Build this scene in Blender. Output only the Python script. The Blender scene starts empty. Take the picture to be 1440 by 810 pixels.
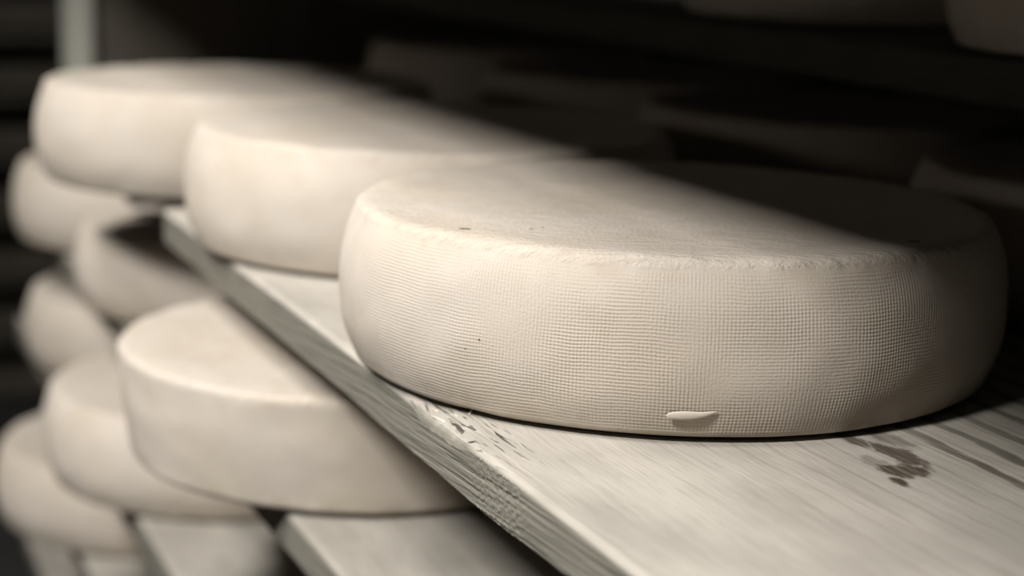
import bpy, bmesh, math, random
from mathutils import Vector, Matrix, noise

sc = bpy.context.scene
COL = sc.collection
PI = math.pi

# ------------------------------------------------------------------ helpers
def link_mesh(name, verts, faces, mat=None, parent=None, smooth=False):
    me = bpy.data.meshes.new(name)
    me.from_pydata([tuple(v) for v in verts], [], faces)
    me.update()
    if smooth:
        me.polygons.foreach_set('use_smooth', [True] * len(me.polygons))
    o = bpy.data.objects.new(name, me)
    COL.objects.link(o)
    if mat:
        me.materials.append(mat)
    if parent:
        o.parent = parent
    return o

def tag(o, label=None, cat=None, group=None, kind=None):
    if label: o['label'] = label
    if cat: o['category'] = cat
    if group: o['group'] = group
    if kind: o['kind'] = kind
    return o

def sstep(a, b, x):
    t = max(0.0, min(1.0, (x - a) / (b - a)))
    return t * t * (3 - 2 * t)

def nz(x, y, z):
    return noise.noise(Vector((x, y, z)))

# ------------------------------------------------------------------ node helper
class NT:
    def __init__(self, name, rough=0.8, spec=0.3):
        self.m = bpy.data.materials.new(name)
        self.m.use_nodes = True
        self.t = self.m.node_tree
        self.t.nodes.clear()
        self.out = self.t.nodes.new('ShaderNodeOutputMaterial')
        self.b = self.t.nodes.new('ShaderNodeBsdfPrincipled')
        self.b.inputs['Roughness'].default_value = rough
        self.b.inputs['Specular IOR Level'].default_value = spec
        self.t.links.new(self.b.outputs[0], self.out.inputs[0])
        tc = self.t.nodes.new('ShaderNodeTexCoord')
        self.obj = tc.outputs['Object']
        s = self.t.nodes.new('ShaderNodeSeparateXYZ')
        self.t.links.new(self.obj, s.inputs[0])
        self.x, self.y, self.z = s.outputs
        oi = self.t.nodes.new('ShaderNodeObjectInfo')
        self.rnd = oi.outputs['Random']
    def put(self, sock, v):
        if hasattr(v, 'is_output'):
            self.t.links.new(v, sock)
        else:
            sock.default_value = v
    def math(self, op, a, b=0.0, c=0.0, clamp=False):
        n = self.t.nodes.new('ShaderNodeMath'); n.operation = op; n.use_clamp = clamp
        self.put(n.inputs[0], a); self.put(n.inputs[1], b); self.put(n.inputs[2], c)
        return n.outputs[0]
    def ss(self, x, a, b, lo=0.0, hi=1.0):
        n = self.t.nodes.new('ShaderNodeMapRange'); n.interpolation_type = 'SMOOTHSTEP'
        self.put(n.inputs[0], x)
        n.inputs[1].default_value = a; n.inputs[2].default_value = b
        n.inputs[3].default_value = lo; n.inputs[4].default_value = hi
        return n.outputs[0]
    def vec(self, x, y, z):
        n = self.t.nodes.new('ShaderNodeCombineXYZ')
        self.put(n.inputs[0], x); self.put(n.inputs[1], y); self.put(n.inputs[2], z)
        return n.outputs[0]
    def noise(self, vec, scale, detail=3.0, rough=0.5, w=None):
        n = self.t.nodes.new('ShaderNodeTexNoise')
        if w is not None:
            n.noise_dimensions = '4D'; self.put(n.inputs['W'], w)
        self.put(n.inputs['Vector'], vec)
        n.inputs['Scale'].default_value = scale
        n.inputs['Detail'].default_value = detail
        n.inputs['Roughness'].default_value = rough
        return n.outputs[0]
    def mix(self, f, a, b):
        n = self.t.nodes.new('ShaderNodeMix'); n.data_type = 'RGBA'
        self.put(n.inputs[0], f); self.put(n.inputs[6], a); self.put(n.inputs[7], b)
        return n.outputs[2]
    def bump(self, h, dist, strength=1.0, prev=None):
        n = self.t.nodes.new('ShaderNodeBump')
        n.inputs['Distance'].default_value = dist
        n.inputs['Strength'].default_value = strength
        self.put(n.inputs['Height'], h)
        if prev is not None: self.put(n.inputs['Normal'], prev)
        return n.outputs[0]
    def done(self, color, normal=None):
        self.put(self.b.inputs['Base Color'], color)
        if normal is not None: self.put(self.b.inputs['Normal'], normal)
        return self.m

def rgb(r, g, b): return (r, g, b, 1.0)

R, H = 0.16, 0.0768
MX, MY = 0.1464, 0.0          # main wheel stands here

# ------------------------------------------------------------------ materials
def cheese_material(name, main=False):
    k = NT(name, rough=0.78, spec=0.12)
    rad = k.math('SQRT', k.math('ADD', k.math('MULTIPLY', k.x, k.x), k.math('MULTIPLY', k.y, k.y)))
    # seam of the angle turned away from the aisle
    ang = k.math('ARCTAN2', k.math('MULTIPLY', k.x, -1.0), k.math('MULTIPLY', k.y, -1.0))
    arc = k.math('MULTIPLY', ang, R)
    side = k.math('MULTIPLY', k.ss(rad, .1505, .1535),
                  k.math('MULTIPLY', k.ss(k.z, .003, .007), k.ss(k.z, H - .0075, H - .0045, 1.0, 0.0)))
    top = k.ss(k.z, H - .006, H - .003)
    # base colour: cream rind with faint tan and grey clouds
    w = k.math('MULTIPLY', k.rnd, 9.0)
    n1 = k.noise(k.obj, 14.0, 4.0, .55, w)
    n2 = k.noise(k.obj, 55.0, 4.0, .6, w)
    c = k.mix(k.ss(n1, .38, .66), rgb(.43, .382, .33), rgb(.40, .348, .287))
    c = k.mix(k.math('MULTIPLY', k.ss(n2, .52, .75), .35), c, rgb(.35, .302, .238))
    # darker, browner foot, in patches
    foot = k.math('MULTIPLY', k.ss(k.z, .0, .022, 1.0, 0.0), k.ss(n2, .36, .6))
    c = k.mix(k.math('MULTIPLY', foot, .42), c, rgb(.25, .22, .165))
    # orange tint under the rim, in patches
    rim = k.math('MULTIPLY', k.ss(k.z, H - .011, H - .0065), k.ss(k.z, H - .005, H - .0025, 1.0, 0.0))
    n3 = k.noise(k.vec(k.math('MULTIPLY', arc, 1.0), 0.0, 0.0), 60.0, 2.0, .5, w)
    c = k.mix(k.math('MULTIPLY', k.math('MULTIPLY', rim, k.ss(n3, .5, .62)), .15), c, rgb(.35, .24, .155))
    # cloth print
    wob = k.math('MULTIPLY', k.math('SUBTRACT', k.noise(k.obj, 30.0, 2.0), .5), .0032)
    fa = k.math('SINE', k.math('MULTIPLY', k.math('ADD', arc, wob), 2 * PI / .00165))
    fz = k.math('SINE', k.math('MULTIPLY', k.math('ADD', k.z, wob), 2 * PI / .00150))
    amp_a = k.ss(k.noise(k.obj, 24.0, 2.0, .5, 3.1), .34, .62, .12, 1.0)
    amp_z = k.ss(k.noise(k.obj, 24.0, 2.0, .5, 7.7), .34, .62, .12, 1.0)
    cloth = k.math('ADD', k.math('MULTIPLY', fa, amp_a), k.math('MULTIPLY', fz, amp_z))
    grit = k.noise(k.obj, 900.0, 2.0, .6)
    cloth = k.math('ADD', cloth, k.math('MULTIPLY', k.math('SUBTRACT', grit, .5), 2.6))
    cloth = k.math('MULTIPLY', cloth, side)
    # valleys of the print a touch darker
    c = k.mix(k.math('MULTIPLY', k.math('MULTIPLY', k.ss(cloth, .0, -1.4), side), .16), c, rgb(.235, .195, .14))
    # top: fine streaks pressed in by the board
    cy, sy = math.cos(.50), math.sin(.50)
    u = k.math('SUBTRACT', k.math('MULTIPLY', k.x, cy), k.math('MULTIPLY', k.y, sy))
    v = k.math('ADD', k.math('MULTIPLY', k.x, sy), k.math('MULTIPLY', k.y, cy))
    st = k.noise(k.vec(k.math('MULTIPLY', u, 60.0), k.math('MULTIPLY', v, 250.0), 0.0), 1.0, 4.0, .6)
    st2 = k.noise(k.obj, 520.0, 3.0, .6)
    streak = k.math('MULTIPLY', k.math('ADD', k.math('MULTIPLY', k.math('SUBTRACT', st, .5), 1.4), k.math('MULTIPLY', k.math('SUBTRACT', st2, .5), .5)), top)
    c = k.mix(k.math('MULTIPLY', k.math('MULTIPLY', k.ss(st, .52, .34), top), .36), c, rgb(.31, .262, .203))
    hgt = k.math('ADD', k.math('MULTIPLY', cloth, .000062), k.math('MULTIPLY', streak, .0013))
    if main:
        # a few round eyes and nicks in the rind
        def pit(px, py, pz, r):
            d = k.t.nodes.new('ShaderNodeVectorMath'); d.operation = 'DISTANCE'
            k.put(d.inputs[0], k.obj); d.inputs[1].default_value = (px, py, pz)
            return k.ss(k.math('ADD', d.outputs['Value'], k.math('MULTIPLY', k.math('SUBTRACT', grit, .5), r * .8)), r * .55, r, 1.0, 0.0)
        for (px, py, pz, r) in ((-.1264, -.052, H - .0008, .0034), (-.0944, -.05, H - .0012, .0014), (.0516, -.127, H - .001, .0042),
                                (-.1338, -.0878, .0359, .0013), (-.129, -.093, .0275, .0006), (-.1365, -.081, .031, .0005), (-.088, -.047, H - .0012, .001)):
            m = pit(px, py, pz, r)
            c = k.mix(k.math('MULTIPLY', m, .85), c, rgb(.09, .065, .045))
            hgt = k.math('SUBTRACT', hgt, k.math('MULTIPLY', m, .0012))
    nrm = k.bump(hgt, 1.0, 1.0)
    k.b.inputs['Subsurface Weight'].default_value = 0.0
    return k.done(c, nrm)

def wood_material(name, lit, dark, face, stains=False, seed=0.0):
    k = NT(name, rough=0.85, spec=0.1)
    warp = k.math('MULTIPLY', k.math('SUBTRACT', k.noise(k.vec(k.math('MULTIPLY', k.x, 7.0), k.math('MULTIPLY', k.y, 2.2), seed), 1.0, 2.0), .5), .05)
    xx = k.math('ADD', k.x, warp)
    zz = k.math('ADD', k.z, k.math('MULTIPLY', k.y, .05))
    g1 = k.noise(k.vec(k.math('MULTIPLY', xx, 260.0), k.math('MULTIPLY', k.y, 9.0), k.math('MULTIPLY', zz, 330.0)), 1.0, 3.0, .55)
    g2 = k.noise(k.vec(k.math('MULTIPLY', xx, 900.0), k.math('MULTIPLY', k.y, 28.0), k.math('MULTIPLY', zz, 900.0)), 1.0, 2.0, .5)
    cloud = k.noise(k.vec(k.math('MULTIPLY', k.x, 16.0), k.math('MULTIPLY', k.y, 9.0), seed), 1.0, 4.0, .55)
    c = k.mix(k.ss(cloud, .3, .7), rgb(*lit), rgb(*[.74 * a for a in lit]))
    c = k.mix(k.math('MULTIPLY', k.ss(g1, .50, .30), .17), c, rgb(*dark))
    c = k.mix(k.math('MULTIPLY', k.ss(g2, .46, .30), .16), c, rgb(*dark))
    # sawn front edge: grey wood with the face's weaker light put into its colour
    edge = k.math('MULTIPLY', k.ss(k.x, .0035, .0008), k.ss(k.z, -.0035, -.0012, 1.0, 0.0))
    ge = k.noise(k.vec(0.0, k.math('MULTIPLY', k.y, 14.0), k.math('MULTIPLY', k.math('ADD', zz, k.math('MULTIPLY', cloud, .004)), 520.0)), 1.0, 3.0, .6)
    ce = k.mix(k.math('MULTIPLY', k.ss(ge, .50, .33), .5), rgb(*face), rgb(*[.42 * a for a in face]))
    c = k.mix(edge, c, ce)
    hgt = k.math('ADD', k.math('MULTIPLY', g1, .00045), k.math('MULTIPLY', g2, .0002))
    hgt = k.math('ADD', hgt, k.math('MULTIPLY', k.math('MULTIPLY', ge, edge), .0011))
    if stains:
        # broad cathedral rings on the inner half and a few damp knots beside the wheel
        wv = k.math('SUBTRACT', k.noise(k.vec(k.math('MULTIPLY', k.x, 30.0), k.math('MULTIPLY', k.y, 16.0), 2.0), 1.0, 3.0, .55), .5)
        rr = k.math('ADD', k.math('SUBTRACT', k.x, .1788), k.math('MULTIPLY', wv, .011))
        rings = k.math('SINE', k.math('MULTIPLY', rr, 2 * PI / .0195))
        m = k.math('MULTIPLY', k.ss(rings, .2, .95), k.math('MULTIPLY', k.ss(k.x, .165, .18), k.ss(g1, .25, .5, .5, 1.0)))
        m = k.math('MULTIPLY', m, k.ss(cloud, .25, .6, .55, 1.0))
        c = k.mix(k.math('MULTIPLY', m, .88), c, rgb(.04, .033, .024))
        # thin dark growth lines nearer the middle
        r3 = k.math('SINE', k.math('MULTIPLY', k.math('ADD', k.x, k.math('MULTIPLY', wv, .008)), 2 * PI / .0125))
        m3 = k.math('MULTIPLY', k.ss(r3, .8, 1.0), k.ss(k.x, .06, .11))
        c = k.mix(k.math('MULTIPLY', m3, .22), c, rgb(.11, .09, .065))
        hgt = k.math('ADD', hgt, k.math('MULTIPLY', m, -.0004))
        # greyer and darker towards the inner half
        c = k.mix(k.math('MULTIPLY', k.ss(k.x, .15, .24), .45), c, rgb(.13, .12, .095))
        # dark open cracks where the corner is splintered
        cr = k.noise(k.vec(k.math('MULTIPLY', k.math('ADD', k.x, k.math('MULTIPLY', k.y, .03)), 620.0), k.math('MULTIPLY', k.y, 42.0), 8.0), 1.0, 2.0, .5)
        cm = k.math('MULTIPLY', k.ss(cr, .43, .36), k.math('MULTIPLY', k.ss(k.x, .024, .016), k.math('MULTIPLY', k.math('MULTIPLY', k.ss(k.y, -.16, -.10), k.ss(k.y, -.034, -.05)), k.ss(k.z, -.004, -.002))))
        c = k.mix(k.math('MULTIPLY', cm, .88), c, rgb(.035, .028, .02))
        hgt = k.math('SUBTRACT', hgt, k.math('MULTIPLY', cm, .0012))
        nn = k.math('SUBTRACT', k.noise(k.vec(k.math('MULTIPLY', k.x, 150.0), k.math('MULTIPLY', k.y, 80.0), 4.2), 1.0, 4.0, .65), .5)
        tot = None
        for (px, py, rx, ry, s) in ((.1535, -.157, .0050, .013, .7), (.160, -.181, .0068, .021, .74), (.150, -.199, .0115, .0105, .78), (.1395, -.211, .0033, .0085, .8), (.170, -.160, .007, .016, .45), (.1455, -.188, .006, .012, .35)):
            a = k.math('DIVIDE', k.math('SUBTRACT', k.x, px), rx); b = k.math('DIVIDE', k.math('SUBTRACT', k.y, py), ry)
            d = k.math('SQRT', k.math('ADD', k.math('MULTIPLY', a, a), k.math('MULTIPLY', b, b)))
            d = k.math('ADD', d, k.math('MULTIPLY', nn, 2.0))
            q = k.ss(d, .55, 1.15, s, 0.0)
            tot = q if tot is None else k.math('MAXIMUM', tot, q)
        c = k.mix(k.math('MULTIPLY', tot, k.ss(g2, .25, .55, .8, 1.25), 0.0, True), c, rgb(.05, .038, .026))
    return k.done(c, k.bump(hgt, 1.0, 1.0))

M_main = cheese_material('cheese_rind_main', True)
M_rind = cheese_material('cheese_rind')
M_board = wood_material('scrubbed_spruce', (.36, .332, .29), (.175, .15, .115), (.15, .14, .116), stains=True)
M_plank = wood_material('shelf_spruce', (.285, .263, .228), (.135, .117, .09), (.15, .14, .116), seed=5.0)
M_dim = wood_material('dimmed_wood', (.085, .075, .06), (.034, .028, .021), (.07, .063, .051), seed=9.0)  # base colour lowered to carry the dimness of far rack and upper plank
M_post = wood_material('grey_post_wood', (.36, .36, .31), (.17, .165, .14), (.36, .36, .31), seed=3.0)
kf = NT('splinter_fibre', .8); M_fibre = kf.done(kf.mix(kf.noise(kf.obj, 400.0), rgb(.74, .66, .55), rgb(.55, .47, .36)))
kx = NT('cellar_stone', .9)
M_stone = kx.done(kx.mix(kx.noise(kx.obj, 3.0, 5.0), rgb(.035, .033, .03), rgb(.015, .014, .013)), kx.bump(kx.noise(kx.obj, 14.0, 5.0), .02))

# ------------------------------------------------------------------ cheese wheels
def wheel_profile(fine, flat=False):
    """(radius, height, outward share of the noise) from the middle of the foot up over the side to the middle of the top."""
    pts = []
    for r in ((0, .05, .10, .135) if not fine else (0, .04, .08, .11, .13, .140)):
        pts.append((r, .0004))
    pts += [(.1445, .0010), (.1480, .0020), (.1512, .0026), (.1527, .0036)]
    n = 26 if fine else 12
    for i in range(n + 1):
        t = i / n
        z = .0052 + t * (H - .0045 - .0052)
        bul = 1 - abs((t - .46) / .54) ** 2.3
        if t < .46: bul = 1 - abs((t - .46) / .46) ** 2.3
        base = .1533 + (.1525 - .1533) * t
        if flat:          # straight side that narrows to the foot, crisp upper rim
            pts.append((.1530 + .0052 * sstep(-.25, .7, t) + .0014 * t, z))
            continue
        pts.append((base + (R - base) * bul, z))
    if flat:
        pts += [(.1594, H - .0028), (.1584, H - .0012), (.1565, H - .0003), (.152, H), (.143, H)]
    else:
        pts += [(.1519, H - .0030), (.1508, H - .0016), (.1490, H - .0006), (.1465, H - .0001), (.143, H)]
    m = 18 if fine else 8
    for i in range(1, m + 1):
        r = .143 * (1 - i / m)
        dish = .0016 * sstep(.143, .115, r)
        pts.append((r, H - dish))
    return pts

def wheel_mesh(name, seed, seg, fine, mat, amp=1.0, flat=False):
    prof = wheel_profile(fine, flat)
    V, F = [], []
    rings = []
    for (r, z) in prof:
        if r == 0:
            rings.append([len(V)]); V.append((0, 0, z)); continue
        ring = []
        for j in range(seg):
            a = 2 * PI * j / seg
            ca, sa = math.cos(a), math.sin(a)
            d = .0016 * nz(ca * 1.6 + seed, sa * 1.6, z * 14) + .0005 * nz(ca * 7 + seed, sa * 7, z * 60)
            rim = sstep(H - .010, H - .002, z) * sstep(.135, .149, r)
            d += rim * .0009 * nz(ca * 14 + seed, sa * 14, 3.0)
            dz = rim * (.0007 * nz(ca * 6 + seed * 2, sa * 6, 9.0) + .0005 * nz(ca * 22, sa * 22, seed))
            if z > H - .004: dz += .0009 * nz(ca * r * 25 + seed, sa * r * 25, 1.0)
            if z < .003 and r > .14: dz += .0007 * max(0.0, nz(ca * 5 + seed, sa * 5, 5.0))
            rr = r + amp * d * sstep(.0, .12, r)
            ring.append(len(V)); V.append((rr * ca, rr * sa, z + amp * dz))
        rings.append(ring)
    for a, b in zip(rings[:-1], rings[1:]):
        if len(a) == 1:
            for j in range(seg): F.append((a[0], b[(j + 1) % seg], b[j]))
        elif len(b) == 1:
            for j in range(seg): F.append((a[j], a[(j + 1) % seg], b[0]))
        else:
            for j in range(seg): F.append((a[j], a[(j + 1) % seg], b[(j + 1) % seg], b[j]))
    return link_mesh(name, V, F, mat, smooth=True)

main = wheel_mesh('round_cheese', 1.3, 360, True, M_main)
main.location = (MX, MY, 0)
tag(main, 'large sharp cream cheese wheel at the front of the main plank, cloth-printed side', 'cheese', 'cheese wheels in the rack')

def side_fold(parent):
    """the small smeared fold of rind low on the side"""
    V, F = [], []
    n, m = 28, 10
    a0, a1 = math.radians(-117.2), math.radians(-109.6)
    for i in range(n + 1):
        t = i / n
        a = a0 + (a1 - a0) * t
        zc = .0128 + .0022 * t ** 2 + .0002 * math.sin(t * 7)
        wv = .0022 * (math.sin(PI * min(1, t * 1.02)) ** .45) * (1 - .55 * t) + .0001
        hv = .0006 * (math.sin(PI * min(1, t * 1.02)) ** .6) + .00005
        for j in range(m + 1):
            b = -PI / 2 + PI * j / m
            rr = .1583 + hv * math.cos(b) * 1.2 - .0002
            V.append((rr * math.cos(a), rr * math.sin(a), zc + wv * math.sin(b)))
    for i in range(n):
        for j in range(m):
            p = i * (m + 1) + j
            F.append((p, p + m + 1, p + m + 2, p + 1))
    o = link_mesh('rind_fold', V, F, M_fold, parent, True)
    o['label'] = 'pale smooth fold of rind low on the side'
km = NT('smooth_rind', .6); M_fold = km.done(km.mix(km.noise(km.obj, 200.0), rgb(.42, .37, .315), rgb(.38, .33, .27)))
side_fold(main)

S = .126           # shelf spacing
ZA, ZB, ZC, ZD, ZE, ZF = 0, -S, -2 * S, -3 * S, -4 * S, -5 * S
ZU = .140
wheel0 = wheel_mesh('round_cheese', 7.7, 144, False, M_rind)
bright = wheel_mesh('round_cheese', 3.9, 180, True, M_rind, .8, True)
bright.location = (.094, .302, ZB); bright.rotation_euler = (0, 0, 4.1); bright.scale = (1, 1, .0712 / H)
tag(bright, 'flat-sided wheel with a bright crisp-edged top on the plank below the large front wheel', 'cheese', 'cheese wheels in the rack')
spots = [
    # x, y, z, turn, scale xy, scale z, label
    (.143, .332, ZA, .6, 1.0, 1.0, 'cream cheese wheel right behind the large front one on the same plank'),
    (.093, .652, ZA, 2.2, 1.0, 1.02, 'farthest cream wheel of the main row, at the upper left of the stack'),
    (.136, .760, ZB, 1.1, .995, .90, 'blurred wheel with shaded top, behind the bright-topped wheel one shelf below the main plank'),
    (.127, 1.100, ZB, 3.4, 1.0, 1.05, 'blurred wheel low behind the farthest wheel of the main row, at its left'),
    (.095, .674, ZC, 5.0, 1.0, 1.0, 'large blurred wheel directly left of and below the bright-topped wheel, two shelves down'),
    (.132, 1.080, ZC, .3, .99, 1.0, 'small blurred wheel peeking above the large blurred wheel two shelves down'),
    (.085, .955, ZD, 1.8, 1.0, 1.0, 'blurred wheel cut by the left picture edge, low in the stack'),
    (.505, .040, ZA, 2.0, 1.0, 1.0, 'dim wheel in the back row behind the right end of the large front wheel'),
    (.500, .400, ZA, 3.7, 1.0, 1.0, 'dim wheel in the back row behind the middle of the large front wheel'),
    (.500, .725, ZA, 5.5, 1.0, 1.0, 'dark wheel in the back row behind the second wheel of the main plank'),
    (.510, 1.095, ZA, .2, 1.0, 1.0, 'farthest dark wheel of the back row, barely visible above the second wheel'),
    (.535, .055, ZU, 1.5, 1.0, 1.0, 'brown-lit wheel on the dark upper plank in the top right corner'),
    (.555, .440, ZU, 4.4, 1.0, 1.0, 'dark wheel on the upper plank, its foot just visible along the top edge'),
]
for i, (x, y, z, tr, sx, sz, lab) in enumerate(spots):
    o = wheel0 if i == 0 else wheel0.copy()
    if i: COL.objects.link(o)
    o.location = (x, y, z); o.rotation_euler = (0, 0, tr); o.scale = (sx, sx, sz)
    tag(o, lab, 'cheese', 'cheese wheels in the rack')

# ------------------------------------------------------------------ planks
def steps(*segs):
    out = []
    for a, b, n in segs:
        for i in range(n): out.append(a + (b - a) * i / n)
    out.append(segs[-1][1])
    return out

def plank(name, x0, x1, y0, y1, ztop, t, mat, hero=False, seed=0.0):
    """a plank along y; its front edge is local x = 0, its top local z = 0"""
    w = x1 - x0
    if hero:
        ys = steps((y0, -.42, 12), (-.42, -.25, 80), (-.25, .02, 330), (.02, .4, 100), (.4, y1, 20))
        xs = steps((0, .022, 55), (.022, .06, 30), (.06, w, 40))
        zs = steps((0, -t, 46))
    else:
        ys = steps((y0, y1, 90)); xs = steps((0, .02, 8), (.02, w, 8)); zs = steps((0, -t, 10))
    prof = [(w, -t)] + [(w, -t * .5)] + [(x, 0.0) for x in reversed(xs)] + [(0.0, z) for z in zs[1:]] + [(x, -t) for x in xs[1:-1]]
    V, F = [], []
    for y in ys:
        c = .0022 + .0009 * nz(y * 9, seed, 1) + .0006 * nz(y * 45, seed, 2)       # worn upper corner
        cb = .0016 + .0010 * nz(y * 8, seed, 5)
        if hero:
            chip = sstep(-.125, -.088, y) * sstep(-.040, -.056, y)
            c += chip * (.0042 + .0016 * nz(y * 150, 3, 1))
            cb += .012 * sstep(-.20, -.30, y) + .003 * sstep(-.12, -.2, y)
        for (x, z) in prof:
            px, pz = x, z
            # corner rounding, upper
            if x < c and z > -c and x + (-z) < 2 * c:
                q = (c - x) + (c + z)              # 0..2c
                if q > c:
                    k = (q - c) * .5
                    px += k * .9; pz -= k * .9
            # corner rounding, lower
            zb = z + t
            if x < cb and zb < cb:
                q = (cb - x) + (cb - zb)
                if q > cb:
                    k = (q - cb) * .5
                    px += k * .9; pz += k * .9
            wav = .0010 * nz(y * 5, seed, 3)
            if hero:
                if x == 0.0 and z < -.002:
                    zz = z + .05 * y
                    g = nz(zz * 620, y * 14, 4) + .6 * nz(zz * 1300, y * 30, 8)
                    rough = sstep(-.33, -.26, y) * sstep(-.02, -.06, y)
                    px -= (.00006 + .00030 * rough) * g
                    px += .0011 * rough * max(0, nz(zz * 330, y * 9, 2) - .15)
                    fz = sstep(-.185, -.16, y) * sstep(-.105, -.13, y)      # furry patch
                    px -= .0007 * fz * nz(z * 600, y * 600, 7)
                if z == 0.0:
                    g = nz(x * 520, y * 13, 6)
                    near = sstep(.03, .0, x)
                    pz += .00010 * g
                    if chip > 0:
                        pz -= chip * near * (.0016 * max(0, nz(x * 480, y * 22, 11) + .1) + .0012 * sstep(.012, .0, x))
            V.append((px + wav * (1 if x < w * .5 else 0), y, pz + .0004 * nz(y * 4, x * 6, seed)))
    n = len(prof)
    for i in range(len(ys) - 1):
        for j in range(n):
            a = i * n + j; b = i * n + (j + 1) % n
            F.append((a, b, b + n, a + n))
    F.append(tuple(range(n))[::-1]); L = (len(ys) - 1) * n
    F.append(tuple(range(L, L + n)))
    o = link_mesh(name, V, F, mat, smooth=True)
    me = o.data
    o.location = (x0, 0, ztop)
    return o

T = .0252
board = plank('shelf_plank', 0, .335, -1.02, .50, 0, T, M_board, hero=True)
tag(board, 'pale scrubbed plank with splintered front edge carrying the large front cheese wheel', 'shelf plank', 'shelf planks of the rack')
PG = 'shelf planks of the rack'
def P(x0, x1, y0, y1, z, mat, lab, seed, t=T):
    o = plank('shelf_plank', x0, x1, y0, y1, z, t, mat, seed=seed)
    tag(o, lab, 'shelf plank', PG)
    return o
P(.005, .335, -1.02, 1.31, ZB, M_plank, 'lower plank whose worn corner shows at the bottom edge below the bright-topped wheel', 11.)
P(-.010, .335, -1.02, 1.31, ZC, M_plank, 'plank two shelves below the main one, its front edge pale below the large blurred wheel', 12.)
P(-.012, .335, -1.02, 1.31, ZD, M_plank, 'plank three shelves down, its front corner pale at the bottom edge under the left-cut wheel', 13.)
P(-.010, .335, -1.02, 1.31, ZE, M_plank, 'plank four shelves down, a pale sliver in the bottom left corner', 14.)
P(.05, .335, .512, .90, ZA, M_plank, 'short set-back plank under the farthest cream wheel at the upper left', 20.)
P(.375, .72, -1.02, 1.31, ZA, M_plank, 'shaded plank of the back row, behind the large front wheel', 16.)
P(.375, .72, -1.02, 1.31, ZU, M_dim, 'dark upper plank running across the top right above the large wheel', 17., .027)
P(-.058, .335, -1.02, 1.31, .44, M_dim, 'unseen front plank high above the large front wheel, added to block light', 19.)  # added out of view to stop light reaching the upper wheels
P(-.058, .335, -1.02, 1.31, .30, M_dim, 'unseen front plank over the large front wheel, placed to shade it', 18.)  # out of view; front edge set to throw shade over the wheel tops

# splinters standing up from the damaged edge
def splinter(p, q, r):
    p, q = Vector(p), Vector(q)
    d = (q - p).normalized(); s = d.cross(Vector((0.3, .2, 1))).normalized(); u = d.cross(s)
    V, F = [], []
    for i in range(6):
        t = i / 5; c = p.lerp(q, t) + s * (.0012 * t * t); rr = r * (1 - .85 * t)
        for j in range(6):
            a = 2 * PI * j / 6; V.append(c + (s * math.cos(a) + u * math.sin(a)) * rr)
    for i in range(5):
        for j in range(6): F.append((i * 6 + j, i * 6 + (j + 1) % 6, i * 6 + 6 + (j + 1) % 6, i * 6 + 6 + j))
    F.append((5, 4, 3, 2, 1, 0)); F.append((30, 31, 32, 33, 34, 35))
    return link_mesh('splinter', V, F, M_fibre, board, True)
splinter((.0145, -.0735, -.0012), (.0175, -.0705, .0032), .00034)
splinter((.008, -.066, -.0025), (.004, -.054, -.0012), .0006)
splinter((.006, -.074, -.0034), (.0015, -.060, -.0024), .0006)
splinter((.011, -.082, -.0015), (.009, -.068, -.0002), .0005)

# ------------------------------------------------------------------ the rack's frame
def boxv(x0, x1, y0, y1, z0, z1, bev=.004):
    bm = bmesh.new()
    bmesh.ops.create_cube(bm, size=1.0, matrix=Matrix.Translation(((x0 + x1) / 2, (y0 + y1) / 2, (z0 + z1) / 2)) @ Matrix.Diagonal((x1 - x0, y1 - y0, z1 - z0, 1)))
    bmesh.ops.bevel(bm, geom=list(bm.edges), offset=bev, segments=2, affect='EDGES')
    return bm
def bm_obj(name, bm, mat, parent=None):
    me = bpy.data.meshes.new(name); bm.to_mesh(me); bm.free()
    me.materials.append(mat)
    o = bpy.data.objects.new(name, me); COL.objects.link(o)
    if parent: o.parent = parent
    return o
FLOOR = -.80
rack = bpy.data.objects.new('cheese_rack', None); COL.objects.link(rack)
rack.location = (.35, .2, FLOOR)
tag(rack, 'wooden ripening rack with a grey upright at its far end, carrying the planks of cheese', 'rack')
def rp(name, x0, x1, y0, y1, z0, z1, mat):
    bm = boxv(x0, x1, y0, y1, z0, z1)
    bmesh.ops.translate(bm, verts=bm.verts, vec=(-.35, -.2, -FLOOR))
    return bm_obj(name, bm, mat, rack)
ZT = .56
rp('upright', .060, .088, 1.315, 1.385, FLOOR, ZT, M_post)['label'] = 'grey upright'
rp('upright', .66, .72, 1.315, 1.385, FLOOR, ZT, M_dim)
rp('upright', .338, .372, -1.02, -.96, FLOOR, ZT, M_dim)
rp('upright', .338, .372, .83, .89, FLOOR, ZA - T, M_dim)
rp('upright', .338, .372, .475, .535, FLOOR, ZA - T - .022, M_dim)
rp('cross_rail', .075, .70, .482, .530, ZA - T - .022, ZA - T, M_dim)
rp('end_board', .088, .66, 1.33, 1.365, FLOOR + .1, ZT - .02, M_dim)
for z in (ZB, ZC, ZD, ZE):
    rp('cross_rail', .03, .66, 1.285, 1.318, z - T - .022, z - T, M_dim)
for y in (-.947, .818):
    for z in (ZA, ZB, ZC, ZD, ZE):
        rp('cross_rail', .03, .70, y - .012, y + .012, z - T - .022, z - T, M_dim)
for z in (.30, .44):
    rp('cross_rail', .03, .70, -.959, -.935, z - T - .022, z - T, M_dim)
    rp('cross_rail', .062, .70, 1.290, 1.316, z - T - .022, z - T, M_dim)
rp('cross_rail', .338, .70, -.959, -.935, ZU - .037, ZU - .027, M_dim)
rp('cross_rail', .338, .66, 1.285, 1.318, ZA - T - .022, ZA - T, M_dim)
rp('cross_rail', .40, .66, 1.295, 1.318, ZU - .027 - .010, ZU - .027, M_dim)

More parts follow.
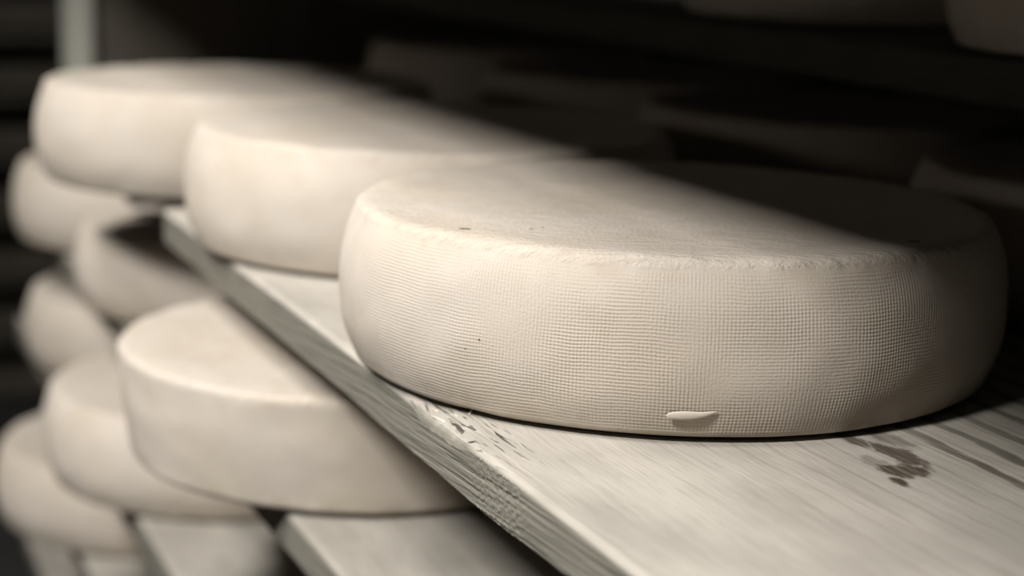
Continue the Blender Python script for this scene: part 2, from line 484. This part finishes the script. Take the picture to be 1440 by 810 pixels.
# ------------------------------------------------------------------ the empty rack at the far end
far = bpy.data.objects.new('empty_rack', None); COL.objects.link(far)
far.location = (.2, 3.0, FLOOR)
tag(far, 'dark empty rack of bare planks seen out of focus at the far left', 'rack')
def fp(name, x0, x1, y0, y1, z0, z1, mat):
    bm = boxv(x0, x1, y0, y1, z0, z1)
    bmesh.ops.translate(bm, verts=bm.verts, vec=(-.2, -3.0, -FLOOR))
    return bm_obj(name, bm, mat, far)
for x in (-.75, .73):
    for y in (3.02, 3.33):
        fp('upright', x - .03, x + .03, y - .03, y + .03, FLOOR, .6, M_dim)
names = ['topmost', 'second', 'third', 'fourth', 'fifth', 'sixth', 'seventh']
for i in range(7):
    z = .02 - .128 * i
    fp('rail', -.75, .73, 3.31, 3.35, z - .075, z - .045, M_dim)
    fp('rail', -.75, .73, 3.005, 3.04, z - .075, z - .045, M_dim)
    o = bm_obj('bare_plank', boxv(-.7, .69, -.02, .36, -.045, 0), M_dim)
    o.location = (0, 3.0, z)
    tag(o, names[i] + ' of the bare dark planks blurred at the far left edge', 'shelf plank', 'bare planks of the far rack')

# ------------------------------------------------------------------ cellar
def struct(name, x0, x1, y0, y1, z0, z1):
    o = bm_obj(name, boxv(x0, x1, y0, y1, z0, z1, .001), M_stone); o['kind'] = 'structure'; return o
struct('floor', -2.6, .77, -2.5, 4.2, FLOOR - .1, FLOOR)
struct('wall_right', .77, .87, -2.5, 4.2, FLOOR, 2.4)
struct('wall_far', -2.6, .77, 3.6, 3.7, FLOOR, 2.4)

# ------------------------------------------------------------------ light
def area(name, loc, target, sx, sy, power, spread, col):
    l = bpy.data.lights.new(name, 'AREA'); l.shape = 'RECTANGLE'; l.size = sx; l.size_y = sy
    l.energy = power; l.spread = math.radians(spread); l.color = col
    o = bpy.data.objects.new(name, l); COL.objects.link(o)
    o.location = loc
    d = (Vector(target) - Vector(loc)).normalized()
    z = -d; x = Vector((0, 1, 0)); x = (x - z * x.dot(z)).normalized(); y = z.cross(x)
    o.matrix_world = Matrix.Translation(loc) @ Matrix((x, y, z)).transposed().to_4x4()
    return o
tgt = Vector((.1, .25, -.05))
def aim(el, hd, dist):
    el, hd = math.radians(el), math.radians(hd)
    return tgt + dist * Vector((math.sin(hd) * math.cos(el), math.cos(hd) * math.cos(el), math.sin(el)))
area('ceiling_lamp', aim(60, 262, 2.5), tgt, .5, .6, 20.5, 110, (1.0, .978, .945))
area('aisle_lamp', aim(42, 236, 2.5), tgt, .28, .36, 26, 110, (1.0, .978, .945))

area('low_fill', aim(13, 266, 2.6), tgt, .5, .25, .8, 110, (1.0, .93, .84))  # unseen weak fill, added so the back-row wheels show

w = bpy.data.worlds.new('cellar_air'); sc.world = w; w.use_nodes = True
bg = w.node_tree.nodes['Background']
bg.inputs[0].default_value = (1.0, .9, .75, 1); bg.inputs[1].default_value = .0025

# ------------------------------------------------------------------ camera
f, roll, pitch, yaw = 2500.48, .0266, .2019, .3944
cl = Vector((-.2514, -.7575, .2060))
fw = Vector((math.sin(yaw) * math.cos(pitch), math.cos(yaw) * math.cos(pitch), -math.sin(pitch)))
r = Vector((math.cos(yaw), -math.sin(yaw), 0)); u = r.cross(fw)
r2 = math.cos(roll) * r + math.sin(roll) * u; u2 = -math.sin(roll) * r + math.cos(roll) * u
cam = bpy.data.cameras.new('camera'); co = bpy.data.objects.new('camera', cam); COL.objects.link(co)
cam.sensor_fit = 'HORIZONTAL'; cam.sensor_width = 36.0; cam.lens = f / 1440 * 36
co.matrix_world = Matrix.Translation(cl) @ Matrix((r2, u2, -fw)).transposed().to_4x4()
cam.clip_start = .02
cam.dof.use_dof = True; cam.dof.focus_distance = .722; cam.dof.aperture_fstop = 4.8
sc.camera = co

vs = sc.view_settings
vs.view_transform = 'Standard'; vs.look = 'None'; vs.gamma = 1.0; vs.use_curve_mapping = False
vs.exposure = 0.29
